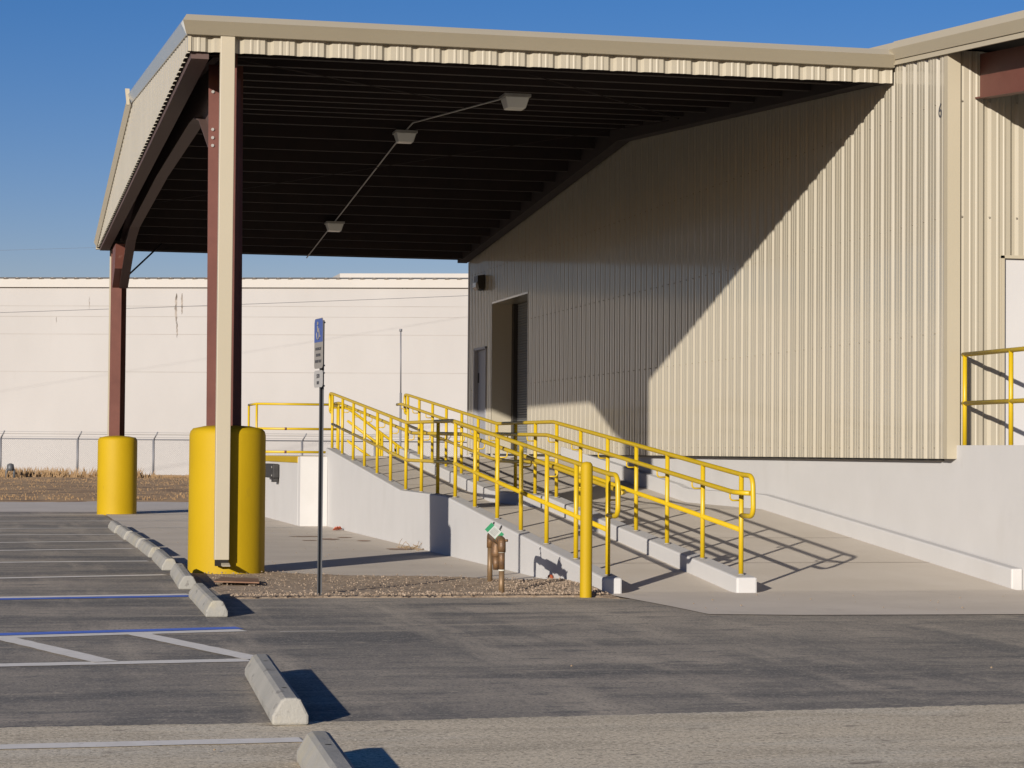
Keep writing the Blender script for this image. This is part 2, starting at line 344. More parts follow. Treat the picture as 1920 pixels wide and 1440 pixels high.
# ------------------------------------------------------------------ railings
PY = [20.03, 21.22, 22.44, 23.62, 24.82, 26.06, 27.26, 28.42, 29.58, 30.78, 32.06, 33.27, 34.49, 35.66, 36.86, 38.05]
RR = .0235
def ramp_rail(x, hx, label, ys):
    t = thing('ramp_railing', (x, 20, 0), label, 'railing', 'yellow pipe railings of the ramp')
    for y in ys:
        z0 = zc(y)-.01; MB().tube([(x, y, z0), (x, y, zc(y)+.925)], RR, 12).build('post', 'yellowr', t)
        MB().tube([(x, y, z0+.012), (x, y, z0+.02)], .034, 14).build('post_collar', 'stop', t)
    top = lambda y: zc(y)+.93
    key = [y for y in (20.03, 27.45, 30.75)]
    ye = ys[-1]
    pts = [(x, ye, zc(ye)+.62), (x, ye+.30, zc(ye)+.62), (x, ye+.33, top(ye)+.015), (x, ye, top(ye)), (x, 30.75, top(30.75)), (x, 27.45, top(27.45)), (x, 20.03, top(20.03)), (x, 19.70, top(20.03)-.01), (x, 19.68, zc(20.03)+.55), (x, 20.03, zc(20.03)+.55)]
    MB().tube(fillet(pts, .11), RR, 14).build('top_rail', 'yellowr', t)
    for h, nm in ((.415, 'mid_rail'),):
        pts = [(x, ye, zc(ye)+h), (x, 30.75, zc(30.75)+h), (x, 27.45, zc(27.45)+h), (x, 20.03, zc(20.03)+h)]
        MB().tube(fillet(pts, .15), RR, 14).build(nm, 'yellowr', t)
    h = .775
    pts = [(hx, ye+.45, zc(ye)+h), (hx, ye, zc(ye)+h), (hx, 30.95, zc(30.95)+h), (hx, 27.3, zc(27.3)+h), (hx, 20.0, zc(20.0)+h), (hx, 19.86, zc(20)+h-.005), (x+(hx-x)*.2, 19.70, zc(20)+h-.01)]
    MB().tube(fillet(pts, .12), RR, 14).build('handrail', 'yellowr', t)
    for y in ys:
        zz = zc(y)+h; s = 1 if hx > x else -1
        MB().tube(fillet([(hx, y, zz-.015), (hx, y, zz-.085), (x+s*.02, y, zz-.085)], .05, 5), .008, 8).build('bracket', 'yellowr', t)
ramp_rail(5.39, 5.50, 'left yellow pipe railing along the open outer edge of the ramp', PY)
ramp_rail(6.67, 6.56, 'yellow pipe railing on the middle curb between the two ramp lanes', PY[:-1]+[37.95])
# dock railing at the far side of the platform
t = thing('dock_railing', (5.5, 44.3, 1.17), 'yellow three rail guard railing on the far side of the loading dock', 'railing')
for h, nm in ((2.185, 'top_rail'), (1.70, 'mid_rail'), (1.245, 'low_rail')):
    a = [(4.77, 45.7, h), (4.78, 44.3, h), (6.42, 44.3, h)] if nm == 'top_rail' else [(4.78, 44.3, h), (6.36, 44.3, h)]
    MB().tube(a, .0235, 10).build(nm, 'yellowr', t)
for p in ((4.77, 45.68), (4.78, 44.3), (6.40, 44.3)): MB().tube([(*p, .0 if p[1] > 45 else PT), (*p, 2.185)], .0235, 10).build('post', 'yellowr', t)
b = MB(); b.tube([(5.33, 44.3, 1.70), (5.37, 44.3, 1.70)], .027, 10); b.tube([(5.33, 44.3, 1.245), (5.37, 44.3, 1.245)], .027, 10); b.build('coupling', 'rust', t)
# stair rails beyond the platform
sr = thing('stair_railing', (7, 46, 0), 'pair of yellow handrails sloping down steeply behind the top of the ramp', 'railing')
for y, dz in ((44.45, .0), (45.6, .03)):
    k = (y-44.45)*.125
    A = [(6.30+k, y, 2.13+dz), (6.60+k, y, 2.13+dz), (7.66+k, y, 1.36+dz), (7.9+k, y, 1.2)]
    MB().tube(fillet(A, .12), .0235, 10).build('top_rail', 'yellowr', sr)
    MB().tube([(6.62+k, y, 1.86+dz), (7.78+k, y, 1.02)], .0235, 10).build('mid_rail', 'yellowr', sr)
    MB().tube([(6.62+k, y, 1.46+dz), (7.3+k, y, 1.0)], .0235, 10).build('low_rail', 'yellowr', sr)
    for px in (6.42, 7.30, 7.62):
        tz = 2.13+dz if px < 6.6 else 2.13+dz-(px-6.6)*.727
        MB().tube([(px+k, y, 0), (px+k, y, tz)], .0235, 10).build('post', 'yellowr', sr)
# steps hidden behind the platform edge, going down to the right
sp = MB()
for i in range(6): sp.box(6.6+i*.215, 6.6+(i+1)*.215, 44.42, 45.7, -.1, 1.0-.17*i)
tag(sp.build('dock_steps', 'concrete'), 'concrete steps going down behind the loading dock between the stair handrails', 'steps')

# right-hand platform with railing
rp = MB().box(XD+.0, 20, 12, 21.70, -.1, 1.385).build('entry_platform', 'whitec')
tag(rp, 'white concrete entry platform below the white door at the right edge', 'platform')
t = thing('platform_railing', (9.6, 21, 1.385), 'yellow two rail railing on the white platform in front of the door', 'railing')
for y in (21.56, 20.47, 19.3, 18.1): MB().tube([(9.575, y, 1.38), (9.575, y, 2.32)], RR, 14).build('post', 'yellowr', t)
for z in (2.315, 1.815): MB().tube([(9.575, 21.60, z), (9.575, 17.9, z)], RR, 14).build('top_rail' if z > 2 else 'mid_rail', 'yellowr', t)

# ------------------------------------------------------------------ metal building
bld = thing('metal_building', (12, 34, 0), 'beige ribbed metal warehouse building with a white base wall behind the ramp', 'building')
# profile: wide flats, narrow recessed grooves, two small stiffening beads (u along the wall, d = outward offset)
PITCH = .305
PROF = [(0, 0), (.030, -.030), (.062, -.030), (.092, 0), (.150, 0), (.160, .006), (.176, .006), (.186, 0), (.221, 0), (.231, .006), (.247, .006), (.257, 0)]
def corr(u0, u1, ztop, zbot, P, holes=(), name='siding', m='siding', parent=None, phase=0.):
    us = [u0]; k = math.floor((u0-phase)/PITCH)-1
    pts = []
    while phase+k*PITCH < u1+PITCH:
        for pu, pd in PROF: pts.append((phase+k*PITCH+pu, pd))
        k += 1
    pts = [p for p in pts]
    def d_at(u):
        for (a, p), (b, q) in zip(pts, pts[1:]):
            if a <= u <= b: return p+(q-p)*(u-a)/max(b-a, 1e-9)
        return 0
    cuts = [u0, u1]+[c for h in holes for c in h[:2]]
    us = sorted(set([p[0] for p in pts if u0 < p[0] < u1]+cuts))
    s = MB()
    for a, b in zip(us, us[1:]):
        if b-a < 1e-6: continue
        da, db = d_at(a), d_at(b); mid = (a+b)/2
        segs = [(zbot, None)]
        hs = [h for h in holes if h[0] < mid < h[1]]
        if hs:
            h = hs[0]; parts = []
            if h[2] > zbot(mid)+.01: parts.append((zbot(a), zbot(b), h[2], h[2]))
            parts.append((h[3], h[3], ztop(a), ztop(b)))
        else: parts = [(zbot(a), zbot(b), ztop(a), ztop(b))]
        for z0, z1, z2, z3 in parts: s.quad(P(a, da, z0), P(b, db, z1), P(b, db, z3), P(a, da, z2))
    return s.build(name, m, parent, fix=False)
H1 = (40.93, 44.10, 1.17, 4.25); H2 = (44.62, 45.78, 1.17, 3.39)
corr(21.765, 46.45, lambda y: zr(y)-.01, lambda y: 1.245, lambda u, d, z: (XW-d, u, z), [H1, H2], 'long_wall', 'siding', bld, phase=21.9)
HD = (10.055, 11.05, 1.385, 3.345)
corr(9.57, 30, lambda x: 5.47, lambda x: 1.387, lambda u, d, z: (u, 21.70-d, z), [HD], 'front_wall', 'sidingf', bld, phase=9.53+.305)
# corner trim
MB().box(XW-.008, XW+.135, 21.68, 21.77, 1.245, 5.50).build('corner_trim', 'trim', bld)
MB().box(XW-.002, XW+.02, 46.40, 46.52, 1.2, 5.4).build('far_corner_trim', 'trim', bld)
# base wall, drip edge, body
MB().box(XD, 12, 21.70, 46.4, -.1, 1.262).box(XD, 12, 21.70, 22.0, 1.262, 1.385).build('base_wall', 'whitec', bld)
MB().box(XW+.033, XD-.002, 21.99, 46.4, 1.225, 1.244).build('drip_edge', 'black2', bld)
core = MB()
for a, b, z0, z1 in ((21.75, 40.93, 1.27, 99), (40.93, 44.10, 4.26, 99), (44.10, 46.42, 1.27, 99)):
    core.add([(XD-.02, a, z0), (XD-.02, b, z0), (XD-.02, b, zr(b)-.03), (XD-.02, a, zr(a)-.03)], [(0, 1, 2, 3)])
core.add([(XD-.02, 46.42, 0), (40, 46.42, 0), (40, 46.42, 5.4), (XD-.02, 46.42, 5.4)], [(0, 1, 2, 3)])
core.add([(40, 21.7, 0), (40, 46.42, 0), (40, 46.42, 5.4), (40, 33.8, 6.3), (40, 21.7, 5.4)], [(0, 1, 2, 3, 4)])
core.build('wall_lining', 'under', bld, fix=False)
# main roof incl. the overhang over the entry platform
rf = MB(); x0, x1 = 9.41, 41
P = [(15, zr(15)+.01), (YE, zr(YE)+.01), (YR, zr(YR)+.01), (46.7, 5.44), (46.7, 5.54), (YR, zr(YR)+.11), (YE, zr(YE)+.10), (15, zr(15)+.10)]
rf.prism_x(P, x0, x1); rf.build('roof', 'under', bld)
def rake(xo, sgn, y0, y1, name, par, off=0):
    # trim swept along the roof slope: upper face tilts up, lower face tilts in
    s = MB(); base = lambda y: zr(y)
    prof = [(.0, .125), (.055, .035), (.0, -.075), (-.03, -.075), (-.03, .125)]
    s.loft([(xo-sgn*a, y0, base(y0)+z+off) for a, z in prof], [(xo-sgn*a, y1, base(y1)+z+off) for a, z in prof])
    return s.build(name, 'trim', par)
rake(9.385, 1, 15, 23.02, 'rake_trim', bld, .075)
rake(9.40, 1, 23.02, YR, 'rake_trim', bld, .07)
MB().prism_x([(15, zr(15)-.055), (23.1, zr(23.1)-.055), (23.1, zr(23.1)-.002), (15, zr(15)-.002)], 9.40, 9.425).build('rake_flashing', 'trim', bld)
MB().box(9.41, 20, 14.95, 15.0, 4.8, 5.0).build('eave_trim', 'trim', bld)
# overhang beam, red primer, over the entry
bm = MB(); P = [(15.5, 4.46), (21.68, 4.99), (21.68, 5.44), (15.5, 4.91)]
bm.prism_x(P, 9.79, 9.802); bm.prism_x([(15.5, 4.445), (21.68, 4.975), (21.68, 4.99), (15.5, 4.46)], 9.735, 9.86); bm.build('overhang_beam', 'rust', bld)
# doors
d = MB().box(10.07, 11.04, 21.725, 21.77, 1.39, 3.325).build('entry_door', 'door', bld)
h = MB()
for z in (1.50, 2.28, 3.02): h.box(10.055, 10.088, 21.71, 21.727, z, z+.12)
h.build('hinge', 'galv', d)
MB().box(10.035, 10.07, 21.68, 21.74, 1.39, 3.355).box(10.035, 11.07, 21.68, 21.74, 3.328, 3.36).build('door_frame', 'trim', bld)
rd = MB(); z = 1.18
while z < 4.2:
    rd.add([(9.93, 40.9, z), (9.93, 44.12, z), (9.922, 44.12, z+.02), (9.922, 40.9, z+.02), (9.93, 40.9, z+.042), (9.93, 44.12, z+.042), (9.935, 44.12, z+.05), (9.935, 40.9, z+.05)], [(0, 1, 2, 3), (3, 2, 5, 4), (4, 5, 6, 7)]); z += .05
rd.build('roller_door', 'roll', bld, fix=False)
MB().box(XW+.0, 9.99, 44.08, 44.14, 1.17, 4.27).build('door_jamb', 'siding', bld); MB().box(XW, 9.99, 40.88, 40.94, 1.17, 4.27).build('door_jamb', 'siding', bld)
MB().box(XW-.005, 9.99, 40.9, 44.1, 4.235, 4.27).build('door_head', 'siding', bld)
MB().box(9.84, 9.93, 43.90, 44.075, 1.17, 4.23).box(9.84, 9.93, 40.94, 41.1, 1.17, 4.23).build('roller_track', 'black2', bld)
sd2 = MB().box(9.50, 9.55, 44.66, 45.74, 1.18, 3.36).build('side_door', 'doorgrey', bld)
MB().box(9.48, 9.50, 44.75, 44.82, 2.1, 2.2).build('handle', 'black2', sd2)
h = MB()
for z in (1.4, 2.7): h.box(9.485, 9.502, 45.60, 45.68, z, z+.2)
h.build('hinge', 'black2', sd2)
MB().box(9.42, 9.52, 44.60, 44.655, 1.18, 3.41).box(9.42, 9.52, 45.745, 45.80, 1.18, 3.41).box(9.42, 9.52, 44.6, 45.8, 3.365, 3.41).build('side_door_frame', 'doorgrey', bld)
s = MB(); k = 0
while 22.0+k*PITCH < 46.2:
    u = 22.0+k*PITCH; k += 1
    for z in (1.36, 2.55, 3.75, 4.95):
        if 40.8 < u < 45.9 and z < 4.4: continue
        s.box(XW-.012, XW-.001, u-.007, u+.007, z-.007, z+.007)
for k in range(5):
    for z in (3.75, 4.95): s.box(9.60+k*PITCH-.007, 9.60+k*PITCH+.007, 21.688, 21.70, z-.007, z+.007)
tag(s.build('wall_screws', 'darktrim', bld), kind='stuff')
# number painted on the wall by the corner
cu = bpy.data.curves.new('n', 'FONT'); cu.body = '6'; cu.size = .215; cu.extrude = .001
to = bpy.data.objects.new('n', cu); COL.objects.link(to)
def textmesh(txt, size, mx, m, name, par):
    cu.body = txt; cu.size = size; cu.align_x = 'CENTER'; cu.align_y = 'CENTER'
    bpy.context.view_layer.update()
    me = bpy.data.meshes.new_from_object(to.evaluated_get(bpy.context.evaluated_depsgraph_get())); me.transform(mx)
    me.materials.clear(); me.materials.append(M[m]); o = bpy.data.objects.new(name, me); COL.objects.link(o)
    if par: o.parent = par; o.matrix_parent_inverse = par.matrix_basis.inverted()
    return o
# facing -X: text x -> -Y , text y -> Z
mx = Matrix(((0, 0, -1, XW-.006), (-1, 0, 0, 21.875), (0, 1, 0, 4.86), (0, 0, 0, 1)))
textmesh('6', .215, mx, 'signtext', 'bay_number', bld)

# wall pack light
t = thing('wall_light', (9.4, 45.5, 4.5), 'dark wall pack light high on the metal wall above the side door', 'light')
MB().prism_y([(9.41, 4.87), (9.27, 4.85), (9.27, 4.70), (9.31, 4.58), (9.41, 4.56)], 44.72, 45.08).build('housing', 'black2', t)
MB().prism_y([(9.265, 4.72), (9.305, 4.58), (9.28, 4.56), (9.235, 4.62), (9.235, 4.71)], 44.75, 45.05).build('lamp_lens', 'lampglass', t)

# ------------------------------------------------------------------ canopy
can = thing('loading_canopy', (5.5, 34, 0), 'large beige gabled steel canopy roof reaching out from the metal building over the ramp', 'canopy')
XL = 1.75
rf = MB(); P = [(23.1, zr(YE)), (YR, zr(YR)), (YB, zr(YB)), (YB, zr(YB)+.07), (YR, zr(YR)+.09), (23.1, zr(YE)+.07)]
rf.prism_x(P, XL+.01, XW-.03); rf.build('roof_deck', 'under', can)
# front gutter
s = MB(); pr = [(23.10, 5.715), (22.945, 5.63), (23.085, 5.515), (23.14, 5.515), (23.14, 5.70)]
s.loft([(XL-.02, 23.10, 5.72), (XL-.066, 22.945, 5.632), (XL-.02, 23.085, 5.515), (XL-.01, 23.14, 5.515), (XL-.01, 23.14, 5.70)], [(9.42 if i > 0 else 9.36, y, z) for i, (y, z) in enumerate(pr)])
s.build('gutter', 'trim', can)
# rake trims on the open end
def crake(y0, y1, nm, mm='trim'):
    s = MB(); prof = [(.02, .12), (.075, .03), (.02, -.085), (-.02, -.085), (-.02, .12)]
    s.loft([(XL-a, y0, zr(y0)+z) for a, z in prof], [(XL-a, y1, zr(y1)+z) for a, z in prof]); return s.build(nm, mm, can)
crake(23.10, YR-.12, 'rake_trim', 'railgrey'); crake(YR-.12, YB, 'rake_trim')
s = MB(); s.loft([(1.66, YR-.14, 6.36), (1.70, YR-.14, 6.36), (1.70, YR-.10, 6.36), (1.66, YR-.10, 6.36)], [(1.635, YR-.14, 6.60), (1.70, YR-.14, 6.60), (1.70, YR-.10, 6.60), (1.635, YR-.10, 6.60)]); s.build('peak_cap', 'trim', can)
MB().box(XL-.03, XW-.2, YB, YB+.14, 5.33, 5.56).build('back_gutter', 'trim', can)
# front and end siding bands
corr(XL+.02, XW-.02, lambda x: 5.60, lambda x: 5.352, lambda u, d, z: (u, 23.15-d, z), name='front_fascia', m='sidingf', parent=can, phase=1.93)
corr(23.16, YB, lambda y: zr(y)+.02, lambda y: 5.352 - .0*(y-23), lambda u, d, z: (XL-d, u, z), name='end_fascia', parent=can, phase=23.2)
MB().box(XL, XL+.035, 23.13, 23.165, 5.35, 5.6).build('fascia_corner', 'trim', can)
# structure
def ibeam_poly(path_bot, path_top, xw, x0, x1, nm, par):
    s = MB(); n = len(path_bot)
    P = list(path_bot)+list(reversed(path_top)); s.prism_x(P, xw-.006, xw+.006)
    for path, dz in ((path_bot, -.014), (path_top, .014)):
        for (a, za), (b, zb) in zip(path, path[1:]): s.loft([(x0, a, za), (x1, a, za), (x1, a, za+dz), (x0, a, za+dz)], [(x0, b, zb), (x1, b, zb), (x1, b, zb+dz), (x0, b, zb+dz)])
    return s.build(nm, 'rust', par)
PB = [(24.36, 4.50), (24.9, 4.62), (26.2, 5.10), (26.9, 5.22), (27.6, 5.26), (33.8, 5.34), (41.0, 5.28), (42.2, 5.16), (44.9, 4.45)]
TOPS = [(24.36, zr(24.36)-.20), (33.8, zr(33.8)-.20), (44.9, zr(44.9)-.20)]
s = MB(); P = PB+list(reversed(TOPS)); s.prism_x(P, 2.20, 2.212)
for (a, za), (b, zb) in zip(PB, PB[1:]): s.loft([(2.115, a, za), (2.285, a, za), (2.285, a, za-.014), (2.115, a, za-.014)], [(2.115, b, zb), (2.285, b, zb), (2.285, b, zb-.014), (2.115, b, zb-.014)])
for (a, za), (b, zb) in zip(TOPS, TOPS[1:]): s.loft([(2.115, a, za), (2.285, a, za), (2.285, a, za+.014), (2.115, a, za+.014)], [(2.115, b, zb), (2.285, b, zb), (2.285, b, zb+.014), (2.115, b, zb+.014)])
s.build('rafter', 'endbeam', can)
def column(yf, yr0, yr1, xs, nm='column'):
    # yf face flange (towards camera), other flange tapers from yr0 (base) to yr1 (top)
    s = MB(); zt = zr(yf)-.2
    s.box(xs-.08, xs+.09, yf, yf+.012, 0, zt)
    s.loft([(xs-.13, yr0, 0), (xs+.24, yr0, 0), (xs+.24, yr0+.014, 0), (xs-.13, yr0+.014, 0)], [(xs-.13, yr1, zt), (xs+.24, yr1, zt), (xs+.24, yr1+.014, zt), (xs-.13, yr1+.014, zt)])
    s.loft([(xs+.03, yf+.012, 0), (xs+.042, yf+.012, 0), (xs+.042, yr0, 0), (xs+.03, yr0, 0)], [(xs+.03, yf+.012, zt), (xs+.042, yf+.012, zt), (xs+.042, yr1, zt), (xs+.03, yr1, zt)])
    return s.build(nm, 'rust', can)
c1 = column(23.47, 24.02, 24.36, 2.20)
s = MB().box(2.285, 2.345, 23.66, 23.70, 1.70, 5.17); s.build('lip_angle', 'rust', can)
for z in (5.13, 4.72, 4.63, 4.545):
    yb = 24.02+.34*z/5.45; bl = MB(); bl.tube([(2.115, yb+.01, z), (2.115, yb-.014, z)], .017, 8); bl.build('bolt', 'bolt', c1)
# far column: web side and flanges (narrower flange faces the camera)
s = MB(); zt = zr(46)-.2
s.loft([(1.985, 45.0, 0), (2.165, 45.0, 0), (2.165, 45.012, 0), (1.985, 45.012, 0)], [(1.985, 44.9, zt), (2.165, 44.9, zt), (2.165, 44.912, zt), (1.985, 44.912, zt)])
s.box(2.0, 2.31, 45.9, 45.912, 0, zt); s.box(2.10, 2.112, 45.0, 45.9, 0, zt); s.build('column', 'rust', can)
MB().prism_x([(44.98, 4.42), (44.98, 4.36), (45.0, 4.36), (45.0, 5.2), (44.9, 5.2), (43.7, 5.2), (44.0, 4.75)], 1.985, 2.165).build('knee_plate', 'rust', can)
MB().tube([(2.24, 45.5, 4.66), (3.0, 45.8, 5.42)], .018, 8).build('flange_brace', 'darkrust', can)
MB().box(1.79, 1.97, 23.2, 46.3, 5.285, 5.55).build('end_beam', 'endbeam', can)
# wall-side rafter and eave struts, purlins
s = MB(); P = [(23.2, zr(23.2)-.24), (YR, zr(YR)-.36), (YB, zr(YB)-.20), (YB, zr(YB)-.01), (YR, zr(YR)-.01), (23.2, zr(23.2)-.01)]
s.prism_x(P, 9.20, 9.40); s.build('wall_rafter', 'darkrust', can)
MB().box(XL+.05, XW-.04, 23.22, 23.28, 5.38, 5.58).build('eave_strut', 'darkrust', can)
MB().box(XL+.05, XW-.04, 46.36, 46.44, 5.30, 5.43).build('eave_strut', 'darkrust', can)
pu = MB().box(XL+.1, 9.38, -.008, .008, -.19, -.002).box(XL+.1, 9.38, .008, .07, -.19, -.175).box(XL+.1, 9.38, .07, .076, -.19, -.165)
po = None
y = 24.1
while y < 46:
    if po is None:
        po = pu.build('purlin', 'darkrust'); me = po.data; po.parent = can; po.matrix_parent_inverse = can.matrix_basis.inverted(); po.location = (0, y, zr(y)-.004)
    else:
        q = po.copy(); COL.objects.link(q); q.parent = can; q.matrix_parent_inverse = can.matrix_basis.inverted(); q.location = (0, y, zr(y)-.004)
    y += 1.03 if y < YR-1 else .90
# sag rods
for (a, b) in (((2.3, 24.2), (5.6, 29)), ((5.6, 24.4), (9.2, 30.5)), ((9.2, 31), (2.4, 41))):
    MB().tube([(a[0], a[1], zr(a[1])-.21), (b[0], b[1], zr(b[1])-.21)], .006, 6).build('tie_rod', 'darkrust', can)
s = MB()
y = 25.6
while y < 45:
    for i in range(9):
        if random.random() < .3: continue
        x = 2.9+i*.72; s.box(x-.009, x+.009, y-.009, y+.009, zr(y)-.012, zr(y)-.001)
    y += 1.03 if y < YR-1 else .90
tag(s.build('screw_tips', 'bolt', can), kind='stuff')
# downspout at the near corner
s = MB().box(2.082, 2.229, 23.10, 23.205, .158, 5.535)
ds = s.build('downspout', 'trim', can, bevel=.006)
MB().box(2.090, 2.222, 23.108, 23.19, .095, .157).build('shoe_mouth', 'hole', ds)
s = MB(); s.prism_x([(23.11, .098), (22.98, .098), (22.98, .106), (23.09, .128), (23.11, .128)], 2.150, 2.229)
s.build('downspout_shoe', 'trim', ds)
MB().box(2.0, 2.035, 46.55, 46.62, .1, 5.35).build('back_downspout', 'trim', can)

# ceiling lights and conduits
def ceil_light(x, y, label):
    z = zr(y)-.21; t = thing('ceiling_light', (x, y, z), label, 'light', 'canopy ceiling lights')
    MB().box(x-.17, x+.17, y-.17, y+.17, z-.035, z).build('housing', 'galv', t)
    s = MB(); a, b_ = .155, .115
    s.loft([(x-a, y-a, z-.035), (x+a, y-a, z-.035), (x+a, y+a, z-.035), (x-a, y+a, z-.035)], [(x-b_, y-b_, z-.175), (x+b_, y-b_, z-.175), (x+b_, y+b_, z-.175), (x-b_, y+b_, z-.175)])
    s.build('lamp_lens', 'lens', t, bevel=.012)
    return t
LY = [(6.18, 27.6), (5.96, 34.4), (5.98, 42.2)]
for (x, y), l in zip(LY, ('square prismatic ceiling light nearest the front fascia of the canopy', 'middle one of the three square lights under the canopy', 'square ceiling light nearest the far eave of the canopy')): ceil_light(x, y, l)
s = MB(); pts = []
for y in [27.8+i*.6 for i in range(31)]+[46.3]:
    x = 6.18+(5.96-6.18)*(y-27.6)/6.8 if y < 34.4 else 5.96+(5.98-5.96)*(y-34.4)/8
    pts.append((x, y, zr(y)-.205))
s.tube(pts, .012, 8); tag(s.build('conduit', 'galv'), 'thin metal electrical conduit linking the three canopy lights', 'conduit')

# ------------------------------------------------------------------ bollards
def bigbollard(cx, cy, r, h, label):
    s = MB(); prof = [(r, -.05), (r*1.0, .3), (r*.995, h-.07), (r*.97, h-.03), (r*.90, h+.0), (r*.6, h+.025), (0.001, h+.04)]
    n = 64; k = len(prof); vs = []
    for i in range(n):
        a = 2*math.pi*i/n; wob = 1+.006*math.sin(3*a+cx)+.003*math.sin(7*a)
        vs += [(cx+q*wob*math.cos(a), cy+q*wob*math.sin(a), z) for q, z in prof]
    s.add(vs, [(i*k+j, ((i+1) % n)*k+j, ((i+1) % n)*k+j+1, i*k+j+1) for i in range(n) for j in range(k-1)], True)
    return tag(s.build('column_guard', 'yellow'), label, 'bollard', 'yellow concrete column guards')
bigbollard(2.248, 23.62, .397, 1.50, 'big yellow concrete guard round the near canopy column, behind the beige downspout')
bigbollard(2.128, 44.95, .385, 1.50, 'yellow concrete guard round the far canopy column by the dry grass')
s = MB(); s.lathe([(.054, -.05), (.054, 1.155), (.049, 1.178), (.034, 1.194), (.001, 1.20)], 5.035, 19.45, 28)
tag(s.build('pipe_bollard', 'yellow'), 'slim yellow pipe bollard in front of the lower end of the ramp', 'bollard')

# ------------------------------------------------------------------ wheel stops
WS = [(1.07, 6.98, 1.18), (1.222, 10.52, 1.332), (1.506, 17.42, 1.557), (1.556, 20.88, 1.64), (1.62, 24.15, 1.66), (1.655, 27.03, 1.66), (1.655, 29.68, 1.65), (1.63, 32.3, 1.64), (1.61, 34.75, 1.62)]
names = ['nearest concrete wheel stop, cut off by the bottom edge of the picture', 'concrete wheel stop lying between the striped aisle and the sandy pavement', 'concrete wheel stop beside the gravel, at the end of the blue and white line',
         'pale concrete wheel stop just left of the big yellow column guard and rusty plate', 'wheel stop directly behind the one beside the big yellow column guard',
         'wheel stop fourth from the far end of the long row of stops', 'wheel stop third from the far end of the long row of stops', 'wheel stop second from the far end of the long row of stops', 'farthest wheel stop of the row towards the far yellow column guard']
s = MB(); L = 2.30
prof = [(0, 0), (.0, .045), (.042, .118), (.062, .128), (.115, .128), (.135, .118), (.172, .045), (.172, 0)]
s.loft([(x, 0, z) for x, z in prof], [(x, L, z) for x, z in prof])
base = s.build('wheel_stop', 'stop', bevel=.012)
for yy in (.45, L-.45):
    hs = MB(); hs.add([(.088+.014*math.cos(a*.785), yy+.014*math.sin(a*.785), .1295) for a in range(8)], [tuple(range(8))]); hs.build('pin_hole', 'hole', base, fix=False)
for i, ((x, y, x2), nm) in enumerate(zip(WS, names)):
    o = base if i == 0 else dup(base)
    o.location = (x, y, -.004 if y > 11 else 0); o.rotation_euler.z = -math.atan2(x2-x, L); tag(o, nm, 'wheel stop', 'concrete wheel stops along the parking bays')
    bpy.context.view_layer.update()

# ------------------------------------------------------------------ sign post
t = thing('parking_sign', (2.70, 19.83, 0), 'narrow blue and white accessible parking sign on a dark steel post in the gravel', 'sign')
s = MB()   # u-channel post
for (x0_, x1_, y0_, y1_) in ((2.688, 2.690, 19.80, 19.804), (2.690, 2.694, 19.80, 19.835), (2.694, 2.716, 19.835, 19.839), (2.716, 2.720, 19.80, 19.835), (2.720, 2.727, 19.80, 19.804)):
    s.box(x0_, x1_, y0_, y1_, -.05, 2.43)
s.build('post', 'post', t)
ang = R(-6.5)
def plate(z0, z1, wd, nm, m, lip=0, off=0.):
    # panel plane rotated about the post; local u along the plate, v = outwards (to -x)
    c, s_ = math.cos(ang), math.sin(ang)
    cx, cy = 2.678, 19.80
    def P(u, v, z): return (cx+u*s_-v*c, cy+u*c+v*s_, z)
    r = .035; out = []
    for (uu, zz, a0) in ((wd/2-r, z1-r, 0), (-wd/2+r, z1-r, 90), (-wd/2+r, z0+r, 180), (wd/2-r, z0+r, 270)):
        for k in range(5): a = R(a0+k*22.5); out.append((uu+r*math.cos(a), zz+r*math.sin(a)))
    b = MB(); b.loft([P(u, off, z) for u, z in out], [P(u, off+.003, z) for u, z in out]); return b.build(nm, m, t), P
pl, P = plate(2.002, 2.445, .305, 'permit_panel', 'signwhite')
b = MB(); q = [(-.15, 2.235), (.15, 2.235), (.15, 2.41), (.12, 2.441), (-.12, 2.441), (-.15, 2.41)]
b.add([P(u, .0045, z) for u, z in q], [tuple(range(6))]); b.build('blue_field', 'signblue', pl, fix=False)
pl2, P = plate(1.835, 1.985, .305, 'fine_panel', 'signwhite')
pl2.data.materials[0] = mat('sign_bright', (.30, .29, .275), .5)
c_, s_ = math.cos(ang), math.sin(ang)
def signtext(txt, size, z, m, par, v=.006, u=0.):
    # text x axis runs from far (-u?) to near so it reads from -x side
    o = (2.678+u*s_-v*c_, 19.80+u*c_+v*s_)
    mx = Matrix(((-s_, 0, -c_, o[0]), (-c_, 0, s_, o[1]), (0, 1, 0, z), (0, 0, 0, 1))); return textmesh(txt, size, mx, m, 'lettering', par)
signtext('PARKING BY', .036, 2.175, 'signtext', pl); signtext('DISABLED', .036, 2.12, 'signtext', pl); signtext('PERMIT ONLY', .036, 2.065, 'signtext', pl)
signtext('$250', .05, 1.935, 'signtext', pl2); signtext('FINE', .042, 1.875, 'signtext', pl2)
b = MB(); Q = lambda u, z: P(u, .008, z)     # wheelchair symbol: head, body stroke, wheel
b.tube([Q(.028*math.cos(a*.785)*0+.02+.014*math.cos(a*.785), 2.40+.014*math.sin(a*.785)) for a in range(9)], .004, 6)
b.tube([Q(.018, 2.378), Q(.012, 2.325), Q(-.035, 2.325), Q(-.05, 2.28), Q(-.068, 2.286)], .006, 6)
b.tube([Q(.016, 2.352), Q(-.025, 2.352)], .005, 6)
b.tube([Q(.008+.046*math.cos(R(a)), 2.305+.046*math.sin(R(a))) for a in range(100, 400, 20)], .005, 6)
b.build('wheelchair_symbol', 'signwhite', pl)
b = MB()
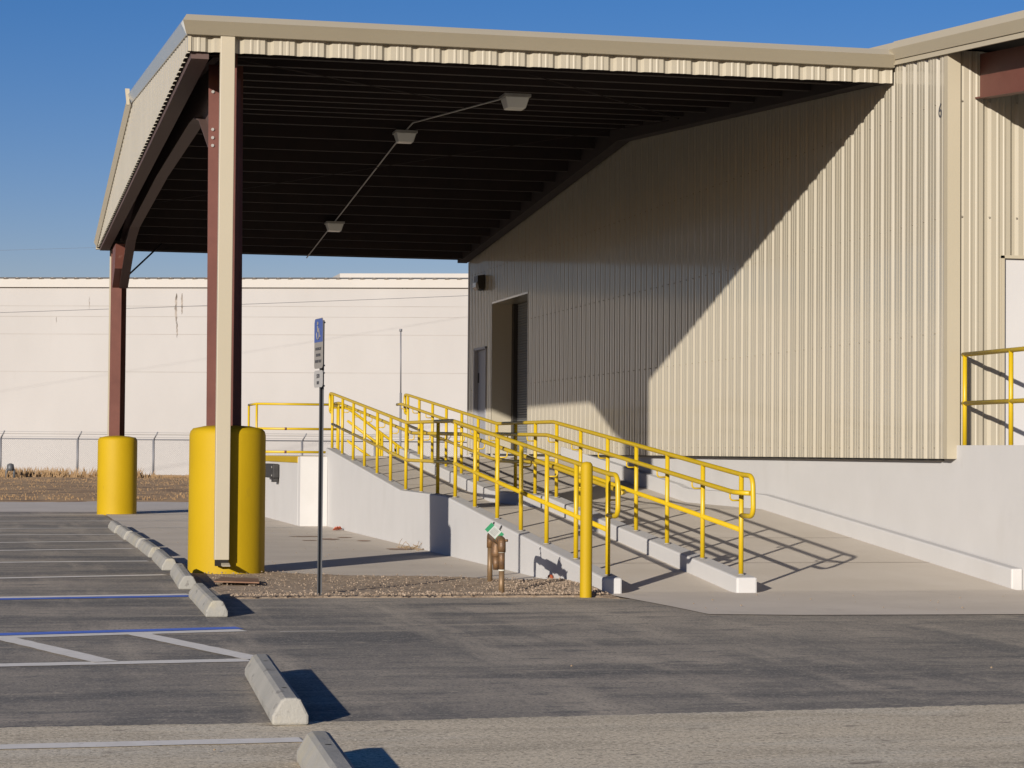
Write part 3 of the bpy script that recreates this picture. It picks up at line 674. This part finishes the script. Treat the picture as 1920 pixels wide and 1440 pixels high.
for z in (2.41, 2.03, 1.965, 1.85): b.tube([(2.715, 19.81, z), (2.735, 19.805, z)], .007, 6)
b.build('bolts', 'bolt', t)

# ------------------------------------------------------------------ backflow valve
t = thing('backflow_valve', (4.5, 20.9, 0), 'bronze backflow pipe assembly with a green and white paper tag, standing in the gravel', 'pipe fitting')
A = Vector((4.405, 20.07, 0)); B = Vector((4.64, 21.68, 0))
MB().tube([A+Vector((0, 0, -.05)), A+Vector((0, 0, .20))], .026, 16).build('riser_pipe', 'pipe', t)
MB().tube([A+Vector((0, 0, .20)), A+Vector((0, 0, .40))], .029, 16).build('union', 'brass', t)
MB().tube([B+Vector((0, 0, -.05)), B+Vector((0, 0, .355))], .026, 16).build('riser_pipe', 'pipe', t)
for p, z in ((A, .20), (A, .365), (A, .40), (B, .36)):
    MB().tube([p+Vector((0, 0, z)), p+Vector((0, 0, z+.012))], .0315, 16).build('thread_tape', 'tape', t)
dv = (B-A).normalized()
MB().tube(fillet([A+Vector((0, 0, .37)), A+Vector((0, 0, .475)), A+dv*.12+Vector((0, 0, .475))], .06), .036, 16).build('elbow', 'brass', t)
MB().tube(fillet([B+Vector((0, 0, .34)), B+Vector((0, 0, .465)), B-dv*.12+Vector((0, 0, .465))], .06), .033, 16).build('elbow', 'brass', t)
z = Vector((0, 0, .47))
pp = [A+dv*.10*q+z*1 for q in (1, 2.0, 2.1, 3.0, 3.2, 4.6, 5.2, 10.2, 10.8, 13, 13.2, 15.3)]
MB().tube(pp, [.030, .030, .042, .042, .032, .036, .048, .048, .036, .032, .042, .030], 18).build('valve_body', 'brass', t)
m_ = A+dv*.75
MB().tube([m_+Vector((0, 0, .44)), m_+Vector((0, 0, .40)), m_+Vector((0, 0, .34)), m_+Vector((0, 0, .30)), m_+Vector((0, 0, .285))], [.034, .04, .052, .050, .034], 20).build('relief_valve', 'brass', t)
MB().tube([m_+Vector((0, 0, .29)), m_+Vector((0, 0, .17))], [.04, .028], 14).build('drain_spout', 'brass', t)
for k in (.26, 1.3):
    q = A+dv*k; b = MB(); b.tube([q+Vector((0, 0, .50)), q+Vector((0, 0, .56))], .010, 8); b.tube(fillet([q+Vector((-.02, 0, .55)), q+Vector((.0, .01, .565)), q+Vector((.03, .06, .60)), q+Vector((.03, .10, .575))], .02), .008, 8); b.build('handle', 'post', t)
b = MB(); b.tube([A+Vector((.03, 0, .475)), A+Vector((.055, 0, .475))], .012, 8); b.build('test_cock', 'brass', t)
# paper tag, tilted
tc = Vector((4.385, 20.30, .545)); ux = Vector((.72, .15, -.62)).normalized(); n_ = Vector((-.35, -.9, .1)).normalized(); uy = n_.cross(ux).normalized()
if uy.z < 0: uy = -uy
def card(u0, u1, v0, v1, m, nm, par, off=0): 
    b = MB(); c = [tc+ux*u+uy*v+n_*off for u, v in ((u0, v0), (u1, v0), (u1, v1), (u0, v1))]
    d_ = [p+n_*.0012 for p in c]; b.loft(c, d_); return b.build(nm, m, par)
tg = card(-.085, .085, -.045, .045, 'tag', 'paper_tag', t)
card(-.084, -.045, -.044, .044, 'taggreen', 'green_band', tg, .0015); card(.05, .084, -.044, .044, 'taggreen', 'green_band', tg, .0015)
for i in range(5): card(-.03+i*.013, -.025+i*.013, -.035, .03, 'galv', 'print_line', tg, .0018)

s = MB(); s.tube([(5.268, 21.75, -.02), (5.268, 21.75, .045), (5.268, 21.75, .065), (5.268, 21.75, .072)], [.030, .030, .024, .01], 14)
tag(s.build('orange_marker', 'orange'), 'small orange red plastic cap against the foot of the ramp wall', 'marker')
pl = MB().loft([(1.92, 21.35, .035), (2.32, 21.12, .035), (2.38, 21.75, .035), (2.05, 22.0, .035)], [(1.92, 21.35, .047), (2.32, 21.12, .047), (2.38, 21.75, .047), (2.05, 22.0, .047)])
tag(pl.build('steel_plate', 'plate'), 'rusty brown steel plate lying on the gravel beside the wheel stop', 'plate')

# leaf, weeds, red dirt on the apron
s = MB()
for k in range(5):
    x, y = 5.19+random.uniform(-.06, .04), 36.0+random.uniform(-.3, .2); a = random.uniform(0, 3)
    s.add([(x-.05, y, .01), (x, y-.06, .05+random.random()*.03), (x+.05, y+.02, .02), (x+.01, y+.08, .07)], [(0, 1, 2, 3)])
tag(s.build('dry_leaf', 'leaf', fix=False), 'red dry leaves by the foot of the ramp wall near its far end', 'leaf')
s = MB()
for k in range(34):
    x, y = 5.22+random.uniform(-.16, .05), 28.9+random.uniform(-.4, .7); a = random.uniform(0, 6.28); h = random.uniform(.015, .05) if k > 5 else random.uniform(.08, .13)
    s.tube([(x, y, .004), (x+.05*math.cos(a), y+.05*math.sin(a), h*.7), (x+.10*math.cos(a), y+.1*math.sin(a), h)], .004, 4)
tag(s.build('dead_weed', 'weed'), 'small dead weed at the foot of the ramp wall beside the dark shadow', 'weed')
def blotch(cx, cy, rx, ry, m, z, n=22):
    s = MB(); s.add([(cx+rx*random.uniform(.55, 1.1)*math.cos(i/n*6.283), cy+ry*random.uniform(.55, 1.1)*math.sin(i/n*6.283), z) for i in range(n)], [tuple(range(n))]); return s
s = blotch(4.55, 32.3, .16, .35, None, .009)
for q in ((4.85, 32.9, .14, .16), (4.2, 31.8, .12, .14), (5.0, 29.0, .2, .3), (4.35, 33.3, .3, .18), (4.95, 31.7, .1, .25)):
    b = blotch(*q, None, .009); s.add(b.v, b.f)
tag(s.build('red_dirt', 'dirtmark', fix=False), 'reddish dirt smears on the concrete apron beside the ramp wall', 'dirt', kind='stuff')
s = MB()
for k in range(70):
    x, y = (random.uniform(2.2, 5.2), random.uniform(23.8, 36)) if k < 45 else (random.uniform(5.6, 9), random.uniform(17.2, 19.8))
    if k % 14 == 0: x, y = random.uniform(0, 6), random.uniform(9.5, 14)
    r = random.uniform(.004, .011); z = .012
    s.add([(x-r, y, z), (x, y-r, z), (x+r, y, z), (x, y+r, z), (x, y, z+r)], [(0, 1, 4), (1, 2, 4), (2, 3, 4), (3, 0, 4)])
tag(s.build('litter', 'weed', fix=False), 'scattered small pebbles and bits of dry leaf on the pavement', 'debris', kind='stuff')
for o in (to,): bpy.data.objects.remove(o)

# ------------------------------------------------------------------ background: warehouse, fence, poles
wh = thing('white_warehouse', (8, 96, 0), 'long white concrete warehouse wall with weathered stains beyond the chain link fence', 'warehouse')
def wy(x): return 98.8-(x+.36)*.318
def wb(x0, x1, off0, off1, z0, z1, nm, m, n=1):
    s = MB(); s.loft([(x0, wy(x0)-off1, z0), (x1, wy(x1)-off1, z0), (x1, wy(x1)-off0, z0), (x0, wy(x0)-off0, z0)], [(x0, wy(x0)-off1, z1), (x1, wy(x1)-off1, z1), (x1, wy(x1)-off0, z1), (x0, wy(x0)-off0, z1)]); return s.build(nm, m, wh)
wb(-45, 60, -6, 0, -.1, 8.14, 'wall', 'wall'); wb(-45, 60, 0, .16, 8.14, 8.50, 'eave_trim', 'walltrim'); wb(-45, 60, -6, .2, 8.515, 8.56, 'roof', 'darkroof')
wb(13.9, 22, -5, -2, 8.56, 8.9, 'roof_monitor', 'walltrim')
s = MB(); x = -6
while x < 24: s.tube([(x, wy(x)-.22, 8.50), (x, wy(x)-.21, 8.545)], [.12, .02], 6); x += .305*1.6
s.build('roof_rib_end', 'walltrim', wh); wh.children[-1]['kind'] = 'stuff'
for z in (1.9, 4.55, 6.15, 6.9, 7.35):
    wb(-45, 60, 0, .006, z-.012, z+.012, 'panel_joint', 'wjoint')
# dark drip stains
s = MB()
for (px, z0, z1, ww) in ((6.95, 7.9, 6.6, .17), (7.18, 7.9, 7.0, .13), (6.99, 6.7, 6.0, .09), (3.35, 7.75, 7.2, .03), (2.0, 6.9, 6.6, .02)):
    n = 14; L_, R_ = [], []
    for i in range(n+1):
        z = z0+(z1-z0)*i/n; k = math.sin(math.pi*(i+.5)/(n+1))*ww*random.uniform(.35, 1.1)*.5
        c = px+random.uniform(-.012, .012); L_.append((c-k, wy(c)-.012, z)); R_.append((c+k, wy(c)-.012, z))
    s.add(L_+R_, [(i, i+1, n+2+i, n+1+i) for i in range(n)])
for k in range(60):
    x = random.uniform(-1, 19); ln = random.uniform(.02, .12)*(2 if random.random() < .2 else 1); h = random.uniform(.01, .05)
    s.add([(x, wy(x)-.012, 8.13), (x+ln, wy(x+ln)-.012, 8.13), (x+ln*.6, wy(x)-.012, 8.13-h)], [(0, 1, 2)])
s.build('drip_stain', 'stain', wh, fix=False)
# fence
fn = thing('chain_link_fence', (8, 90, 0), 'galvanised chain link fence topped with barbed wire in front of the white warehouse', 'fence')
FY = 90.
fx = [-.22+2.94*i for i in range(-2, 8)]
for x in fx:
    MB().tube([(x, FY, 0), (x, FY, 1.66)], .045, 8).build('fence_post', 'wire', fn)
    MB().tube([(x, FY, 1.64), (x+.14, FY-.25, 1.94)], .026, 6).build('barb_arm', 'wire', fn)
x0, x1 = fx[0], fx[-1]
MB().tube([(x0, FY, 1.645), (x1, FY, 1.66)], .024, 8).build('top_rail', 'wire', fn)
s = MB()
for k, (dx, dz) in enumerate(((.04, 1.73), (.09, 1.83), (.13, 1.92))): s.tube([(x0+dx, FY-dx*1.7, dz), (x1+dx, FY-dx*1.7, dz+.01)], .005, 4)
s.build('barbed_wire', 'wire', fn)
s = MB(); u = x0-1.6
while u < x1:
    for sg in (1, -1):
        a, b_ = (u, u+1.6) if sg > 0 else (u+1.6, u)
        s.add([(a-.003, FY+.03*sg, .05), (a+.003, FY+.03*sg, .05), (b_+.003, FY+.03*sg, 1.65), (b_-.003, FY+.03*sg, 1.65)], [(0, 1, 2, 3)])
    u += .075
s.build('mesh', 'wire', fn, fix=False)
# service pipe by the warehouse
t = thing('service_pipe', (.2, 87, 0), 'small dark two legged pipe fitting in the dry grass before the fence at far left', 'pipe fitting')
MB().tube(fillet([(.02, 87, .05), (.02, 87, .48), (.30, 87, .48), (.30, 87, .05)], .1), .05, 8).build('pipe', 'post', t)
MB().tube([(.16, 87, .42), (.16, 87, .52), (.16, 87, .66), (.16, 87, .70)], [.12, .14, .12, .04], 10).build('valve_cap', 'post', t)
# vent mast behind the dock
t = thing('pole', (10.3, 60, 0), 'thin grey metal pole standing behind the top of the ramp railing', 'pole')
MB().tube([(10.345, 60, 0), (10.345, 60, 2.85)], .030, 8).build('lower_pole', 'wire', t)
MB().tube([(10.345, 60, 2.85), (10.33, 60, 4.55)], .019, 8).build('upper_pole', 'wire', t); MB().tube([(10.33, 60, 4.50), (10.33, 60, 4.57)], .04, 8).build('pole_cap', 'wire', t)
# overhead cables
def cable(p, q, sag, label, r=.012):
    s = MB(); p, q = Vector(p), Vector(q); s.tube([p.lerp(q, i/30)-Vector((0, 0, sag*math.sin(math.pi*i/30))) for i in range(31)], r, 4)
    tag(s.build('power_cable', 'wire'), label, 'cable', 'overhead cables')
cable((-30, 80, 4.5), (40, 80, 8.5), .25, 'thin overhead cable crossing in front of the white warehouse wall', .008)
cable((-30, 85, 6.9), (40, 85, 11), .1, 'thin overhead cable just above the white warehouse roof at the left', .0035)
